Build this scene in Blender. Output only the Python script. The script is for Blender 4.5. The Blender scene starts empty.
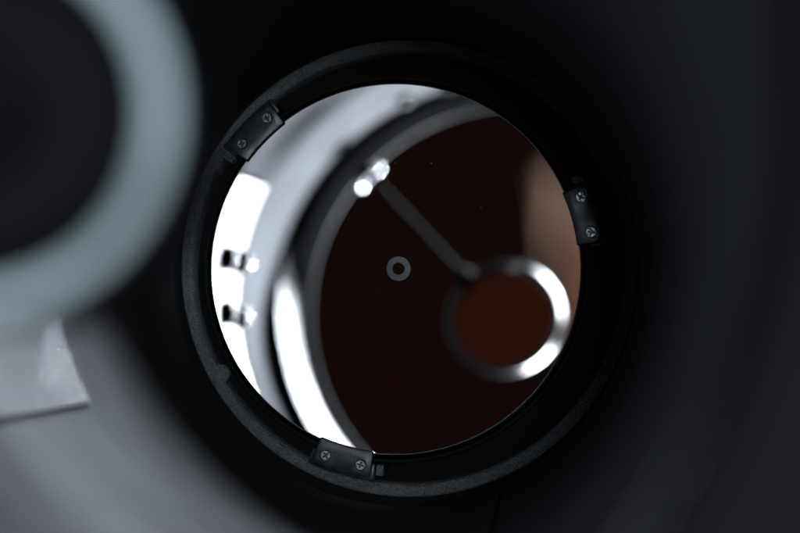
import bpy, bmesh, math, random
from mathutils import Vector, Matrix
random.seed(7)
R = math.radians
C = bpy.data.collections.new("telescope"); bpy.context.scene.collection.children.link(C)
sc = bpy.context.scene

# ------------------------------------------------------------------ camera
CAM = Vector((0.0797, -1.046, -0.0328))
AIM = Vector((0.0029, 0.0, 0.0011))
cd = bpy.data.cameras.new("camera"); cam = bpy.data.objects.new("camera", cd)
sc.collection.objects.link(cam)
cam.location = CAM
cam.rotation_euler = (AIM - CAM).to_track_quat('-Z', 'Y').to_euler()
cd.sensor_width = 36; cd.lens = 87.8
cd.clip_start = 0.01; cd.clip_end = 100
cd.dof.use_dof = True
cd.dof.focus_distance = (AIM - CAM).length
cd.dof.aperture_fstop = 6.83
sc.camera = cam

# ------------------------------------------------------------------ world
w = bpy.data.worlds.new("World"); sc.world = w; w.use_nodes = True
bg = w.node_tree.nodes["Background"]
bg.inputs[0].default_value = (0.025, 0.0062, 0.0030, 1); bg.inputs[1].default_value = 1.0

# ------------------------------------------------------------------ lamps
def area(name, az, incl, dist, size, power, col, aim=(0, -0.79, 0)):
    ld = bpy.data.lights.new(name, 'AREA'); lo = bpy.data.objects.new(name, ld)
    sc.collection.objects.link(lo)
    a = Vector(aim)
    d = Vector((math.sin(incl) * math.cos(az), -math.cos(incl), math.sin(incl) * math.sin(az)))
    lo.location = a + d * dist
    t = Vector((-math.sin(az), 0, math.cos(az)))          # long side lies across the tube's axis
    t = (t - t.dot(d) * d).normalized()
    lo.rotation_euler = Matrix((t, d.cross(t), d)).transposed().to_euler()
    ld.shape = 'RECTANGLE'; ld.size, ld.size_y = size; ld.energy = power; ld.color = col
    return lo
area("window_light", R(40), R(22.5), 1.6, (0.62, 0.06), 430, (0.86, 0.93, 1.0))
area("window_side", R(-46), R(34), 1.6, (0.6, 0.3), 560, (0.88, 0.94, 1.0))
area("ring_fill", R(23), R(3.3), 3.0, (0.14, 0.14), 82, (0.80, 0.92, 1.0))  # added fill lamp, brightens the left and bottom of the cell ring

sc.view_settings.view_transform = 'Standard'; sc.view_settings.look = 'None'
sc.view_settings.exposure = 0; sc.view_settings.gamma = 1
sc.view_settings.use_curve_mapping = False
sc.cycles.use_denoising = True
sc.cycles.caustics_reflective = False; sc.cycles.caustics_refractive = False
sc.cycles.max_bounces = 10; sc.cycles.glossy_bounces = 8; sc.cycles.diffuse_bounces = 4
sc.cycles.sample_clamp_indirect = 0
sc.cycles.blur_glossy = 0.3

# ------------------------------------------------------------------ helpers
def P(z, r, az):
    """z along the tube axis from mirror edge towards the open end, r, azimuth"""
    return Vector((r * math.cos(az), -z, r * math.sin(az)))

def link(name, me, mat, parent=None, smooth=True):
    o = bpy.data.objects.new(name, me); C.objects.link(o)
    if mat is not None: me.materials.append(mat)
    if smooth:
        for p in me.polygons: p.use_smooth = True
    if parent is not None: o.parent = parent
    return o

def autosmooth(o, ang=35):
    me = o.data
    bm = bmesh.new(); bm.from_mesh(me)
    for e in bm.edges:
        if len(e.link_faces) == 2 and e.calc_face_angle(0) > R(ang): e.smooth = False
        else: e.smooth = True
    bm.to_mesh(me); bm.free()
    for p in me.polygons: p.use_smooth = True

def empty(name, loc=(0, 0, 0)):
    o = bpy.data.objects.new(name, None); C.objects.link(o)
    o.empty_display_size = 0.02; o.location = loc
    return o

def tag(o, label, cat, group=None, kind=None):
    if label: o["label"] = label
    if cat: o["category"] = cat
    if group: o["group"] = group
    if kind: o["kind"] = kind
    return o

def lathe(name, prof, mat, parent=None, n=192, a0=0.0, a1=2 * math.pi, closed=True, cx=0.0, cz=0.0, off=(0, 0, 0), ang=35):
    """prof: list of (z, r) or functions of azimuth; closed -> profile loop"""
    full = abs(a1 - a0 - 2 * math.pi) < 1e-6
    m = n if full else n + 1
    vs = []; fs = []
    k = len(prof)
    for i in range(m):
        a = a0 + (a1 - a0) * i / n
        for p in prof:
            z, r = p(a) if callable(p) else p
            v = P(z, r, a) + Vector((cx, 0, cz)) - Vector(off)
            vs.append(v)
    for i in range(n):
        j = (i + 1) % m
        for q in range(k if closed else k - 1):
            q2 = (q + 1) % k
            fs.append((i * k + q, j * k + q, j * k + q2, i * k + q2))
    if not full and closed:
        fs.append(tuple(range(k))); fs.append(tuple(reversed(range(n * k, n * k + k))))
    me = bpy.data.meshes.new(name); me.from_pydata(vs, [], fs)
    bm = bmesh.new(); bm.from_mesh(me)
    bmesh.ops.remove_doubles(bm, verts=bm.verts, dist=1e-7)
    bmesh.ops.recalc_face_normals(bm, faces=bm.faces)
    bm.to_mesh(me); bm.free()
    o = link(name, me, mat, parent); autosmooth(o, ang)
    return o

def bm_obj(name, bm, mat, parent=None, ang=35, bevel=0, seg=2):
    me = bpy.data.meshes.new(name)
    bmesh.ops.recalc_face_normals(bm, faces=bm.faces)
    if bevel:
        es = [e for e in bm.edges if len(e.link_faces) == 2 and e.calc_face_angle(0) > R(40)]
        bmesh.ops.bevel(bm, geom=es, offset=bevel, segments=seg, affect='EDGES', profile=0.6, clamp_overlap=True)
    bm.to_mesh(me); bm.free()
    o = link(name, me, mat, parent); autosmooth(o, ang)
    return o

def polar_slab(bm, r0, r1, a0, a1, z0, z1, n=16, cut=0.0):
    """curved block; cut rounds off the outer corners in plan"""
    ring = []
    inner = [(r0, a0 + (a1 - a0) * i / n) for i in range(n + 1)]
    outer = [(r1, a1 - (a1 - a0) * i / n) for i in range(n + 1)]
    pts = inner + outer
    if cut:
        da = cut / r1
        outer = [(r1 - cut, a1)] + [(r1 - cut * 0.3, a1 - da * 0.3)] + \
                [(r1, a1 - da - (a1 - a0 - 2 * da) * i / n) for i in range(n + 1)] + \
                [(r1 - cut * 0.3, a0 + da * 0.3), (r1 - cut, a0)]
        pts = inner + outer
    lo = [bm.verts.new(P(z0, r, a)) for r, a in pts]
    hi = [bm.verts.new(P(z1, r, a)) for r, a in pts]
    L = len(pts)
    for i in range(L):
        j = (i + 1) % L
        bm.faces.new((lo[i], lo[j], hi[j], hi[i]))
    bm.faces.new(hi); bm.faces.new(list(reversed(lo)))

# ------------------------------------------------------------------ materials
def mat(name, col, rough=0.5, metal=0.0, bump=None, var=None, spec=0.5, coat=0.0, coords='Object'):
    m = bpy.data.materials.new(name); m.use_nodes = True
    nt = m.node_tree; b = nt.nodes["Principled BSDF"]
    b.inputs["Base Color"].default_value = (*col, 1)
    b.inputs["Roughness"].default_value = rough
    b.inputs["Metallic"].default_value = metal
    b.inputs["Specular IOR Level"].default_value = spec
    b.inputs["Coat Weight"].default_value = coat
    tc = nt.nodes.new("ShaderNodeTexCoord")
    if var:
        sc_, amt = var
        n = nt.nodes.new("ShaderNodeTexNoise"); n.inputs["Scale"].default_value = sc_
        n.inputs["Detail"].default_value = 8; n.inputs["Roughness"].default_value = 0.65
        nt.links.new(tc.outputs[coords], n.inputs["Vector"])
        mr = nt.nodes.new("ShaderNodeMapRange")
        mr.inputs[1].default_value = 0.3; mr.inputs[2].default_value = 0.7
        mr.inputs[3].default_value = 1 - amt; mr.inputs[4].default_value = 1 + amt
        nt.links.new(n.outputs[0], mr.inputs[0])
        vm = nt.nodes.new("ShaderNodeVectorMath"); vm.operation = 'SCALE'
        vm.inputs[0].default_value = col
        nt.links.new(mr.outputs[0], vm.inputs["Scale"])
        nt.links.new(vm.outputs[0], b.inputs["Base Color"])
        mr2 = nt.nodes.new("ShaderNodeMapRange")
        mr2.inputs[1].default_value = 0.3; mr2.inputs[2].default_value = 0.7
        mr2.inputs[3].default_value = max(0, rough - 0.08); mr2.inputs[4].default_value = min(1, rough + 0.08)
        nt.links.new(n.outputs[0], mr2.inputs[0]); nt.links.new(mr2.outputs[0], b.inputs["Roughness"])
    if bump:
        sc_, dist, det = bump
        n2 = nt.nodes.new("ShaderNodeTexNoise"); n2.inputs["Scale"].default_value = sc_
        n2.inputs["Detail"].default_value = det
        nt.links.new(tc.outputs[coords], n2.inputs["Vector"])
        bp = nt.nodes.new("ShaderNodeBump"); bp.inputs["Strength"].default_value = 1.0
        bp.inputs["Distance"].default_value = dist
        nt.links.new(n2.outputs[0], bp.inputs["Height"]); nt.links.new(bp.outputs[0], b.inputs["Normal"])
    return m

M_tube = mat("grey_tube_paint", (0.060, 0.062, 0.0665), 0.8, bump=(900, 0.00008, 3), var=(14, 0.12), spec=0.0)
M_liner = mat("satin_grey_liner", (0.040, 0.042, 0.045), 0.6, bump=(700, 0.00006, 3), var=(20, 0.12), spec=0.05)
M_plate = mat("grey_sheet_metal", (0.092, 0.096, 0.102), 0.60, spec=0.1, var=(30, 0.12), bump=(500, 0.00008, 3))
M_crinkle = mat("crinkle_black_paint", (0.055, 0.059, 0.065), 0.42, bump=(1100, 0.0022, 2), var=(1150, 1.0), spec=0.35)
M_cell = mat("black_cell_paint", (0.003, 0.0032, 0.0038), 0.7, spec=0.02, bump=(800, 0.0001, 3))
M_clip = mat("black_satin_plastic", (0.006, 0.007, 0.0095), 0.28, spec=0.07, bump=(1200, 0.00004, 3), var=(200, 0.25))
M_screw = mat("black_oxide_screw", (0.035, 0.035, 0.038), 0.26, metal=1.0, var=(600, 0.3))
M_chrome = mat("bright_steel", (0.85, 0.86, 0.88), 0.07, metal=1.0)
M_glint = mat("satin_steel", (0.7, 0.71, 0.73), 0.27, metal=1.0)
M_nut = mat("black_bolt_head", (0.008, 0.008, 0.009), 0.6, spec=0.05)
M_alu = mat("brushed_aluminium", (0.045, 0.049, 0.052), 0.30, spec=0.17)
M_lip = mat("pale_teal_anodised", (0.0095, 0.0130, 0.0139), 0.6, var=(38, 0.45), spec=0.05)
M_trim = mat("grey_lip_trim", (0.13, 0.13, 0.148), 0.7, spec=0.1, var=(40, 0.1))
M_stalk = mat("dark_steel_rod", (0.006, 0.006, 0.0062), 0.6, spec=0.003)
M_holder = mat("matt_black_holder", (0.0003, 0.0003, 0.00035), 1.0, spec=0.0)
M_marker = mat("paper_ring", (0.080, 0.085, 0.090), 0.85, var=(800, 0.15))
M_glass = mat("ground_glass_edge", (0.10, 0.115, 0.12), 0.45, bump=(2500, 0.0001, 2))
M_flock = mat("black_flock", (0.0003, 0.0003, 0.00035), 1.0, spec=0.0)
M_lipblack = mat("black_front_ring", (0.0004, 0.0004, 0.00045), 1.0, spec=0.0)
M_rubber = mat("black_rubber", (0.012, 0.012, 0.013), 0.7)

def mirror_mat(name, dust=True):
    m = bpy.data.materials.new(name); m.use_nodes = True
    nt = m.node_tree; b = nt.nodes["Principled BSDF"]
    b.inputs["Base Color"].default_value = (0.90, 0.91, 0.92, 1)
    b.inputs["Metallic"].default_value = 1.0; b.inputs["Roughness"].default_value = 0.0
    if dust:
        tc = nt.nodes.new("ShaderNodeTexCoord")
        v = nt.nodes.new("ShaderNodeTexVoronoi"); v.inputs["Scale"].default_value = 150
        v.inputs["Randomness"].default_value = 1.0
        nt.links.new(tc.outputs["Object"], v.inputs["Vector"])
        # speck size differs from cell to cell, most cells have none
        sep = nt.nodes.new("ShaderNodeSeparateColor"); nt.links.new(v.outputs["Color"], sep.inputs[0])
        mr = nt.nodes.new("ShaderNodeMapRange"); mr.inputs[1].default_value = 0.78; mr.inputs[2].default_value = 1.0
        mr.inputs[3].default_value = 0.0; mr.inputs[4].default_value = 0.040
        nt.links.new(sep.outputs[0], mr.inputs[0])
        lt = nt.nodes.new("ShaderNodeMath"); lt.operation = 'LESS_THAN'
        nt.links.new(v.outputs["Distance"], lt.inputs[0]); nt.links.new(mr.outputs[0], lt.inputs[1])
        d = nt.nodes.new("ShaderNodeBsdfDiffuse"); d.inputs[0].default_value = (0.25, 0.25, 0.24, 1)
        mx = nt.nodes.new("ShaderNodeMixShader")
        nt.links.new(lt.outputs[0], mx.inputs[0])
        nt.links.new(b.outputs[0], mx.inputs[1]); nt.links.new(d.outputs[0], mx.inputs[2])
        nt.links.new(mx.outputs[0], nt.nodes["Material Output"].inputs[0])
    return m
M_mirror = mirror_mat("silvered_mirror")
M_flat = mirror_mat("silvered_flat", False)

# ================================================================== TUBE
TR = 0.1315; TL = 0.795
tube = tag(empty("telescope_tube", (0, 0.06, 0)), "grey painted telescope tube seen down its inside, lit at lower left", "telescope tube")
OFF = (0, 0.06, 0)
wall = lathe("tube_wall", [(-0.06, TR), (TL, TR), (TL, TR + 0.0015), (-0.06, TR + 0.0015)], M_tube, tube, n=256, off=OFF)
# focuser hole
FAZ = R(75); FZ = 0.744; TILT = 0.6
cut = bpy.data.meshes.new("cut"); bmc = bmesh.new()
bmesh.ops.create_cone(bmc, cap_ends=True, segments=64, radius1=0.058, radius2=0.058, depth=0.06,
                      matrix=Matrix.Translation(P(FZ - 0.080, TR, FAZ) - Vector(OFF)) @ P(0, 1, FAZ).to_track_quat('Z', 'Y').to_matrix().to_4x4())
bmc.to_mesh(cut); bmc.free()
co = bpy.data.objects.new("cut", cut); C.objects.link(co); co.parent = tube
md = wall.modifiers.new("b", 'BOOLEAN'); md.object = co; md.solver = 'EXACT'
bpy.context.view_layer.update()
dg = bpy.context.evaluated_depsgraph_get()
nm = bpy.data.meshes.new_from_object(wall.evaluated_get(dg))
wall.modifiers.clear(); wall.data = nm
bpy.data.objects.remove(co)
# longitudinal seam
bs = bmesh.new()
SA = R(296)
polar_slab(bs, TR - 0.0013, TR - 0.0001, SA - 0.045, SA, -0.055, 0.68, n=6)
for v in bs.verts: v.co -= Vector(OFF)
bm_obj("seam_strip", bs, M_tube, tube)
# front collar: liner sheet with its back edge lifting off the wall, and the end lip
def sstep(a, b, x):
    t = max(0, min(1, (x - a) / (b - a))); return t * t * (3 - 2 * t)
def lr(a, extra=0.0):
    return 0.1188 - 0.0038 * sstep(158, 195, math.degrees(a) % 360) + extra
def lz(a):
    return 0.768 - 0.036 * sstep(157, 188, math.degrees(a) % 360)
def lf(a, extra=0.0):
    return 0.1185 - 0.0115 * sstep(157, 176, math.degrees(a) % 360) + extra
lathe("front_collar", [(0.53, 0.1314), (0.62, 0.1288), (0.70, 0.1254), (0.784, 0.1198), (0.784, 0.1314)], M_tube, tube, n=192, a0=R(103), a1=R(292), off=OFF)
lathe("front_liner", [lambda a: (lz(a), lr(a)), lambda a: (0.784, lf(a)), lambda a: (0.784, lf(a, 0.0006)), lambda a: (lz(a), lr(a, 0.0006))], M_liner, tube, n=160, a0=R(157), a1=R(288), off=OFF)
lathe("front_ring", [(0.7842, 0.1078), (0.787, 0.107), (0.796, 0.107), (0.8, 0.110), (0.8, 0.1395), (0.78, 0.1395), (0.78, 0.1375), (0.7955, 0.1375), (0.7955, 0.1262), (0.7845, 0.1262)],
      M_lipblack, tube, n=256, off=OFF, cx=0.004, cz=0.001)
lathe("lip_trim", [(0.7836, 0.1073), (0.7836, 0.1180), (0.7841, 0.1182), (0.7841, 0.1071)], M_trim, tube, n=256, off=OFF, cx=0.004, cz=0.001)
lathe("end_cap", [(-0.06, 0.0), (-0.06, 0.1345), (-0.045, 0.1345), (-0.045, 0.1332), (-0.0585, 0.1332), (-0.0585, 0.0)], M_cell, tube, n=128, closed=False, off=OFF)
# focuser drawtube outside the hole
def frame_at(pt, zdir):
    return Matrix.Translation(pt) @ zdir.to_track_quat('Z', 'Y').to_matrix().to_4x4()
def tubemesh(name, pts, mtl, parent, mx, n=48, closed=True, ang=35):
    """pts (axial, radius) revolve about local Z then transformed"""
    bm = bmesh.new(); rows = []
    for i in range(n):
        a = 2 * math.pi * i / n
        rows.append([bm.verts.new(mx @ Vector((r * math.cos(a), r * math.sin(a), h))) for h, r in pts])
    k = len(pts)
    for i in range(n):
        j = (i + 1) % n
        for q in range(k if closed else k - 1):
            q2 = (q + 1) % k
            try: bm.faces.new((rows[i][q], rows[j][q], rows[j][q2], rows[i][q2]))
            except ValueError: pass
    bmesh.ops.remove_doubles(bm, verts=bm.verts, dist=1e-7)
    return bm_obj(name, bm, mtl, parent, ang)
for a_, z_ in ((R(114.5), 0.735), (R(103.5), 0.745)):
    cb = tubemesh("collar_bolt", [(0, 0.0), (0, 0.0040), (0.0030, 0.0040), (0.0036, 0.0034), (0.0036, 0.0)], M_nut, tube,
                  frame_at(P(z_, 0.1236, a_) - Vector(OFF), -P(0, 1, a_)), n=24, closed=False)
    tubemesh("bolt_tip", [(0.0036, 0.0), (0.0036, 0.0016), (0.0048, 0.0012), (0.0052, 0.0)], M_screw, cb,
                  frame_at(P(z_, 0.1236, a_) - Vector(OFF), -P(0, 1, a_)), n=16, closed=False)
foc = tag(empty("focuser", P(FZ - 0.080, TR + 0.003, FAZ)), "black focuser tube on the far side of the tube wall by its open end", "focuser")
fm = P(0, 1, FAZ).to_track_quat('Z', 'Y').to_matrix().to_4x4()
tubemesh("focuser_flange", [(0.0, 0.0585), (0.0, 0.068), (0.006, 0.068), (0.006, 0.062), (0.050, 0.062), (0.050, 0.0585)], M_flock, foc, fm)

# ================================================================== PRIMARY MIRROR
MR = 0.1; ROC = 2.0; SAG = ROC - math.sqrt(ROC**2 - MR**2)
pm = tag(empty("primary_mirror", (0, 0.026, 0)), "large round concave mirror with a small grey ring stuck at its centre", "mirror")
PO = Vector((0, 0.026, 0))
def cap(name, r_in, r_out, lift, mtl, parent, nr, na, off):
    ctr = Vector((0, -(ROC - SAG), 0))      # centre of curvature
    vs = []; ns = []; fs = []
    def pt(r, a):
        z = math.sqrt(ROC**2 - r**2)
        p = ctr + Vector((r * math.cos(a), z, r * math.sin(a)))
        n = (ctr - p).normalized()
        return p + n * lift, n
    full = r_in == 0
    if full:
        p, n = pt(0, 0); vs.append(p - off); ns.append(n)
    base = len(vs); rr = range(1, nr + 1) if full else range(0, nr + 1)
    rows = 0
    for i in rr:
        r = r_in + (r_out - r_in) * i / nr
        for j in range(na):
            p, n = pt(r, 2 * math.pi * j / na); vs.append(p - off); ns.append(n)
        rows += 1
    for i in range(rows - 1):
        for j in range(na):
            j2 = (j + 1) % na
            fs.append((base + i * na + j, base + (i + 1) * na + j, base + (i + 1) * na + j2, base + i * na + j2))
    if full:
        for j in range(na): fs.append((0, base + j, base + (j + 1) % na))
    me = bpy.data.meshes.new(name); me.from_pydata(vs, [], fs)
    me.update()
    if me.polygons[len(me.polygons) // 2].normal.y > 0:
        me.flip_normals()
    o = link(name, me, mtl, parent)
    me.normals_split_custom_set_from_vertices([tuple(n) for n in ns])
    return o
cap("mirror_face", 0, MR - 0.0006, 0, M_mirror, pm, 60, 256, PO)
lathe("glass_disc", [(-0.0000, MR - 0.0006), (-0.0008, MR), (-0.0245, MR), (-0.0255, MR - 0.001), (-0.0255, 0.0), ], M_glass, pm, n=256, closed=False, off=PO)
# centre ring: thin paper washer lying on the glass
mk_c = Vector((0.0019, 0, 0.0))
bmk = bmesh.new(); n_ = 64; lv = []
for h in (0.00002, 0.00012):
    for r in (0.0033, 0.0066):
        lv.append([bmk.verts.new(Vector((r * math.cos(2 * math.pi * i / n_), SAG - h, r * math.sin(2 * math.pi * i / n_))) + mk_c - PO) for i in range(n_)])
for i in range(n_):
    j = (i + 1) % n_
    for a, b in ((0, 1), (1, 3), (3, 2), (2, 0)):
        bmk.faces.new((lv[a][i], lv[a][j], lv[b][j], lv[b][i]))
bm_obj("centre_ring", bmk, M_marker, pm)

# ================================================================== MIRROR CELL
CX, CZ = 0.0049, 0.0016
CO = Vector((0, 0.055, 0))
cell = tag(empty("mirror_cell", CO), "black mirror cell ring round the big mirror, holding it with three screwed clips", "mirror cell")
# outer crinkle ring
ring = lathe("cell_ring", [(-0.032, 0.1195), (-0.0305, 0.1203), (-0.030, 0.1210), (-0.030, 0.1258), (-0.031, 0.1266), (-0.05, 0.1266), (-0.05, 0.1195)],
             M_crinkle, cell, n=256, cx=CX, cz=CZ, off=CO)
def lug(az):
    c = P(0, 0.1192, az) + Vector((CX, 0, CZ)) - CO
    m = Matrix.Translation(c) @ Vector((0, -1, 0)).to_track_quat('Z', 'Y').to_matrix().to_4x4()
    tubemesh("lug", [(-0.05, 0.0), (-0.05, 0.005), (-0.0302, 0.005), (-0.0295, 0.0044), (-0.0295, 0.0)], M_crinkle, cell, m, n=32, closed=False)
lug(R(209.5))
# inner well, supports and back plate (black)
lathe("inner_wall", [(-0.008, 0.1022), (-0.006, 0.1028), (-0.006, 0.1045), (-0.008, 0.1052), (-0.045, 0.1052), (-0.045, 0.1022)], M_cell, cell, n=256, off=CO)
lathe("back_plate", [(-0.045, 0.0), (-0.045, 0.1195), (-0.05, 0.1195), (-0.05, 0.0)], M_cell, cell, n=128, closed=False, off=CO)

def phillips(name, parent, mx, r=0.0027, h=0.0010, mtl=None):
    bm = bmesh.new()
    w_ = r * 0.16; l_ = r * 0.66; n = 24
    # plus outline, 24 points, anticlockwise, matched to circle points by angle
    q = [(l_, 0), (l_, w_), (w_ * 1.9, w_ * 1.15), (w_ * 1.25, w_ * 1.25), (w_ * 1.15, w_ * 1.9), (w_, l_)]
    plus = []
    for k in range(4):
        ca, sa = math.cos(k * math.pi / 2), math.sin(k * math.pi / 2)
        plus += [(x * ca - y * sa, x * sa + y * ca) for x, y in q]
    rows = []
    rows.append([Vector((r * math.cos(2 * math.pi * i / n), r * math.sin(2 * math.pi * i / n), 0)) for i in range(n)])
    rows.append([Vector((r * math.cos(2 * math.pi * i / n), r * math.sin(2 * math.pi * i / n), h * 0.55)) for i in range(n)])
    rows.append([Vector((r * .86 * math.cos(2 * math.pi * i / n), r * .84 * math.sin(2 * math.pi * i / n), h)) for i in range(n)])
    rows.append([Vector((x, y, h)) for x, y in plus])
    rows.append([Vector((x * .72, y * .72, h - r * 0.5)) for x, y in plus])
    V = [[bm.verts.new(mx @ p) for p in row] for row in rows]
    for a in range(len(V) - 1):
        for i in range(n):
            j = (i + 1) % n
            bm.faces.new((V[a][i], V[a][j], V[a + 1][j], V[a + 1][i]))
    bm.faces.new(V[-1])
    return bm_obj(name, bm, mtl or M_screw, parent, ang=30)

CLIP_R0, CLIP_R1 = 0.0984, 0.1128
def clip(az):
    o = bpy.data.objects.new("mirror_clip", bpy.data.meshes.new("mirror_clip"))
    C.objects.link(o); o.parent = cell
    bm = bmesh.new(); h = R(8.6)
    # top plate, screw recesses cut as wells: plate is built with two round openings by boolean-free steps
    polar_slab(bm, CLIP_R0, CLIP_R1, -h, h, 0.0006, 0.0036, n=20, cut=0.0022)
    bmesh.ops.recalc_face_normals(bm, faces=bm.faces)
    es = [e for e in bm.edges if e.calc_face_angle(0) > R(50)]
    bmesh.ops.bevel(bm, geom=es, offset=0.0007, segments=3, affect='EDGES', profile=0.5, clamp_overlap=True)
    bm.to_mesh(o.data); bm.free()
    o.data.materials.append(M_clip); autosmooth(o, 30)
    # screw wells
    for s in (-1, 1):
        c = P(0.0022, 0.1068, s * R(5.2))
        mc = bpy.data.meshes.new("c"); b2 = bmesh.new()
        bmesh.ops.create_cone(b2, cap_ends=True, segments=40, radius1=0.0034, radius2=0.0040, depth=0.0040,
                              matrix=frame_at(P(0.0042, 0.1068, s * R(5.2)), Vector((0, -1, 0))))
        b2.to_mesh(mc); b2.free()
        c_o = bpy.data.objects.new("c", mc); C.objects.link(c_o)
        md = o.modifiers.new("b%d" % s, 'BOOLEAN'); md.object = c_o; md.solver = 'EXACT'
    o.parent = None
    bpy.context.view_layer.update()
    dg = bpy.context.evaluated_depsgraph_get()
    nm = bpy.data.meshes.new_from_object(o.evaluated_get(dg)); nm.name = "mirror_clip"
    cuts = [m.object for m in o.modifiers]; o.modifiers.clear(); o.data = nm
    for c_ in cuts: bpy.data.objects.remove(c_)
    autosmooth(o, 30)
    o.parent = cell
    o.location = -CO
    # rotate about the axis by az
    o.rotation_euler = (0, -az, 0)
    # post below the plate
    b3 = bmesh.new(); polar_slab(b3, 0.1058, 0.1145, -R(9.4), R(9.4), -0.044, -0.0002, n=14, cut=0.001)
    bm_obj("clip_post", b3, M_clip, o, bevel=0.0005)
    # slim rubber pad seen at one end of the plate
    b4 = bmesh.new(); polar_slab(b4, 0.1062, 0.1118, R(9.5), R(11.6), -0.03, -0.0045, n=4)
    bm_obj("end_tab", b4, M_plate if False else M_crinkle, o, bevel=0.0004)
    b5 = bmesh.new(); polar_slab(b5, CLIP_R0 + 0.0004, 0.1, -R(7.8), R(7.8), 0.00005, 0.0006, n=10)
    bm_obj("pad", b5, M_rubber, o)
    for s, t in ((-1, random.uniform(0, 1.57)), (1, random.uniform(0, 1.57))):
        rot = Matrix.Rotation(t + az, 4, 'Z')
        phillips("screw", o, frame_at(P(0.0019, 0.1068, s * R(5.2)), Vector((0, -1, 0))) @ rot, r=0.0029, h=0.0012)
    return o
for az in (135.5, 255.0, 15.5): clip(R(az))

# ================================================================== SHEET PLATE ON THE TUBE WALL
plate = tag(empty("wall_plate", P(0.4, TR, R(180))), "curved grey metal plate bolted flat to the left inside of the tube", "metal plate")
pl_off = P(0.4, TR, R(180))
def zedge(d):       # rear edge runs a little askew
    return 0.236 + 0.075 * sstep(-15, 14, d)
bm = bmesh.new(); NA = 40; NZ = 24
def sheet(bm, a_lo, a_hi, zb, zt, r, th):
    g = []
    for k, rr in ((0, r), (1, r - th)):
        row = []
        for i in range(NA + 1):
            d = a_lo + (a_hi - a_lo) * i / NA
            z0 = zb(d)
            row.append([bm.verts.new(P(z0 + (zt - z0) * j / NZ, rr, R(180 - d)) - pl_off) for j in range(NZ + 1)])
        g.append(row)
    for i in range(NA):
        for j in range(NZ):
            bm.faces.new((g[0][i][j], g[0][i + 1][j], g[0][i + 1][j + 1], g[0][i][j + 1]))
            bm.faces.new((g[1][i][j], g[1][i][j + 1], g[1][i + 1][j + 1], g[1][i + 1][j]))
    for i in range(NA):
        for j in (0, NZ):
            bm.faces.new((g[0][i][j], g[0][i + 1][j], g[1][i + 1][j], g[1][i][j]))
    for j in range(NZ):
        for i in (0, NA):
            bm.faces.new((g[0][i][j], g[0][i][j + 1], g[1][i][j + 1], g[1][i][j]))
sheet(bm, -30, 29, zedge, 0.585, TR - 0.0030, 0.0016)
bm_obj("sheet", bm, M_plate, plate, ang=40)
def hexbolt(d, z, parent):
    c = P(z, TR - 0.0045, R(180 - d)) - pl_off
    inward = -P(0, 1, R(180 - d))
    m = frame_at(c, inward)
    bm = bmesh.new()
    bmesh.ops.create_cone(bm, cap_ends=True, segments=6, radius1=0.0066, radius2=0.0062, depth=0.007, matrix=m @ Matrix.Translation((0, 0, 0.0035)))
    b = bm_obj("bolt", bm, M_nut, parent, bevel=0.0005)
    tubemesh("bolt_tip", [(0.007, 0.0), (0.007, 0.0019), (0.0078, 0.0018), (0.0085, 0.0013), (0.0088, 0.0007), (0.0089, 0.0)], M_glint, b, m, n=20, closed=False, ang=60)
for d, z in ((9.0, 0.445), (9.5, 0.55), (-4.2, 0.46), (-3.6, 0.562)): hexbolt(d, z, plate)
for d, z in ((-4.5, 0.283), (-6.5, 0.283)):
    c = P(z, TR - 0.0045, R(180 - d)) - pl_off
    tubemesh("rivet", [(0, 0.0), (0, 0.0016), (0.0006, 0.0013), (0.001, 0.0006), (0.0011, 0)], M_chrome, plate, frame_at(c, -P(0, 1, R(180 - d))), n=16, closed=False, ang=80)

# ================================================================== SECONDARY MIRROR ON ITS STALK
SO = P(FZ, 0.0, 0)
sec = tag(empty("secondary_mirror", SO), "blurred pale ring of the small slanted mirror's holder in the foreground", "secondary mirror")
zf = 0.777
def back(r):
    return lambda a: (min(zf - 0.014, FZ + TILT * r * math.cos(a - FAZ)), r)
lathe("holder_shell", [lambda a: (back(0.0262)(a)[0] + 0.0003, 0.0299), (zf - 0.002, 0.0300), (zf, 0.0298), (zf, 0.0240), (zf - 0.002, 0.0240), (zf - 0.003, 0.0262), (zf - 0.012, 0.0262), lambda a: (back(0.0262)(a)[0] + 0.0003, 0.0262)],
      M_holder, sec, n=128, off=SO)
lathe("rear_rim", [(lambda dz, rr: (lambda a: (back(0.0262)(a)[0] + dz, rr)))(*q) for q in
      ((-0.0004, 0.0262), (-0.0024, 0.0268), (-0.0034, 0.0278), (-0.0030, 0.0288), (-0.0018, 0.0294), (-0.0004, 0.02975), (0.0003, 0.02985), (0.0003, 0.0290))],
      M_alu, sec, n=192, off=SO, ang=60)
lathe("front_lip", [(zf + 0.0002, 0.0282), (zf + 0.0010, 0.0280), (zf + 0.0014, 0.0262), (zf + 0.0010, 0.0246), (zf + 0.0002, 0.0242)], M_lip, sec, n=96, off=SO)
lathe("holder_back", [(zf - 0.010, 0.0), (zf - 0.010, 0.0261), (zf - 0.0112, 0.0261), (zf - 0.0112, 0.0)], M_holder, sec, n=96, closed=False, off=SO)
lathe("centre_knob", [(zf - 0.010, 0.0062), (zf + 0.005, 0.0060), (zf + 0.006, 0.0052), (zf + 0.006, 0.0)], M_flock, sec, n=48, closed=False, off=SO)
# slanted elliptical flat
bm = bmesh.new(); vs = []
for i in range(96):
    a = 2 * math.pi * i / 96
    vs.append(bm.verts.new(P(FZ + TILT * 0.0258 * math.cos(a - FAZ), 0.0258, a) - SO))
bm.faces.new(vs)
me = bpy.data.meshes.new("flat_mirror"); bm.to_mesh(me); bm.free()
link("flat_mirror", me, M_flat, sec, smooth=False)
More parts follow.
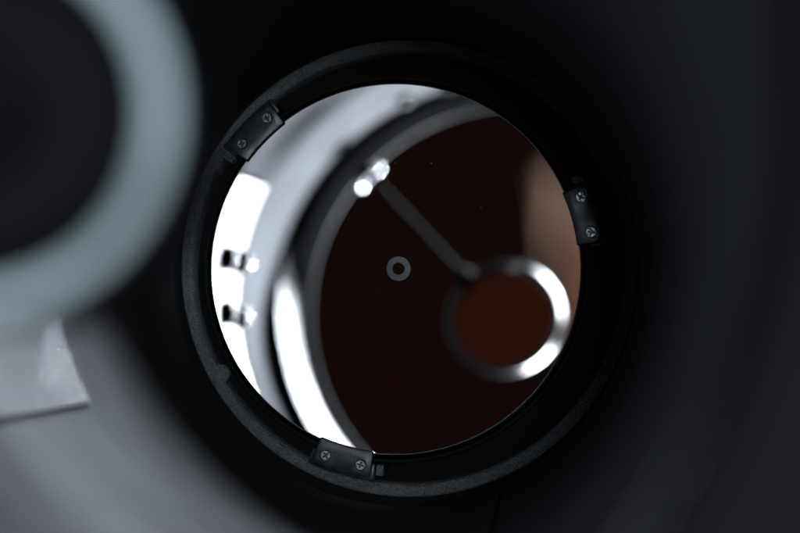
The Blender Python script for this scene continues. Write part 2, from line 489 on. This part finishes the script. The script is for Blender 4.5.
# stalk
SAZ = R(133.5)
p0 = P(0.7475, 0.0275, SAZ) - SO; p1 = P(0.7640, 0.0955, SAZ) - SO
d = (p1 - p0)
tubemesh("stalk", [(0, 0.0), (0, 0.0013), (d.length, 0.0013), (d.length, 0)], M_stalk, sec, frame_at(p0, d.normalized()), n=20, closed=False)
tubemesh("stalk_collar", [(0, 0.0), (0, 0.0042), (0.005, 0.0042), (0.006, 0.003), (0.006, 0)], M_stalk, sec, frame_at(p0, d.normalized()), n=24, closed=False)
bm = bmesh.new(); polar_slab(bm, 0.1030, 0.1095, SAZ - 0.045, SAZ + 0.045, 0.768, 0.783, n=6)
for v in bm.verts: v.co -= SO
foot = bm_obj("stalk_foot", bm, M_cell, sec, bevel=0.0008)
for a_, z_, r_ in ((R(137.3), 0.771, 0.0024), (R(130.4), 0.771, 0.0019)):
    bm = bmesh.new(); bmesh.ops.create_uvsphere(bm, u_segments=20, v_segments=12, radius=r_, matrix=Matrix.Translation(Vector((0, 0, 0.0025)) + P(z_ - 0.003, 0.1012, a_) - P(0, r_, R(30)) - SO))
    bm_obj("screw_head", bm, M_glint, foot, ang=80)

sec.location.z -= 0.0025
# ================================================================== ROOM BEHIND THE CAMERA (seen only in the mirror)
M_room = mat("brown_room_wall", (0.27, 0.42, 0.58), 0.9, var=(3, 0.15))
bm = bmesh.new()
bmesh.ops.create_grid(bm, x_segments=1, y_segments=1, size=2.0, matrix=Matrix.Translation((-0.8, -7.0, 0.2)) @ Matrix.Rotation(R(90), 4, 'X'))
o = bm_obj("room_wall", bm, M_room); tag(o, "dark brown room wall mirrored in the big mirror", None, kind="structure")

# added translucent strips, standing in for an unidentified beige blur in the big mirror
def standin(name, col, tr):
    m = bpy.data.materials.new(name); m.use_nodes = True
    nt = m.node_tree; b = nt.nodes["Principled BSDF"]; b.inputs["Base Color"].default_value = (*col, 1)
    b.inputs["Roughness"].default_value = 0.9; b.inputs["Specular IOR Level"].default_value = 0.0
    t = nt.nodes.new("ShaderNodeBsdfTranslucent"); t.inputs[0].default_value = (*[c * tr for c in col], 1)
    mx = nt.nodes.new("ShaderNodeAddShader"); nt.links.new(b.outputs[0], mx.inputs[0]); nt.links.new(t.outputs[0], mx.inputs[1])
    nt.links.new(mx.outputs[0], nt.nodes["Material Output"].inputs[0]); return m
def drape(name, x0, x1, y, z0, z1, mtl, parent, off, folds):
    n = 90; vs = []; fs = []
    for i in range(n + 1):
        u = i / n; x = x0 + (x1 - x0) * u
        for j in range(9):
            v = j / 8
            yy = y + 0.006 * math.sin(u * folds * 6.283 + 0.7 * v) * (0.4 + 0.6 * (1 - v))
            for _ in (0,): vs.append(Vector((x + 0.004 * math.sin(v * 3 + u * 5), yy, z0 + (z1 - z0) * v)) - off)
    for i in range(n):
        for j in range(8):
            a = i * 9 + j; fs.append((a, a + 9, a + 10, a + 1))
    me = bpy.data.meshes.new(name); me.from_pydata(vs, [], fs)
    return link(name, me, mtl, parent)
co_ = Vector((-0.12, -2.6, -0.1))
cu = tag(empty("blur_standin", co_), "added soft beige and rust cloth mirrored at the right edge of the big mirror", "standin")
drape("beige_panel", -0.127, -0.114, -2.6, 0.060, 0.128, standin("beige_translucent", (0.13, 0.082, 0.060), 0.03), cu, co_, 2)
drape("rust_panel", -0.116, -0.075, -2.603, -0.10, 0.136, standin("rust_translucent", (0.075, 0.028, 0.018), 0.03), cu, co_, 3)
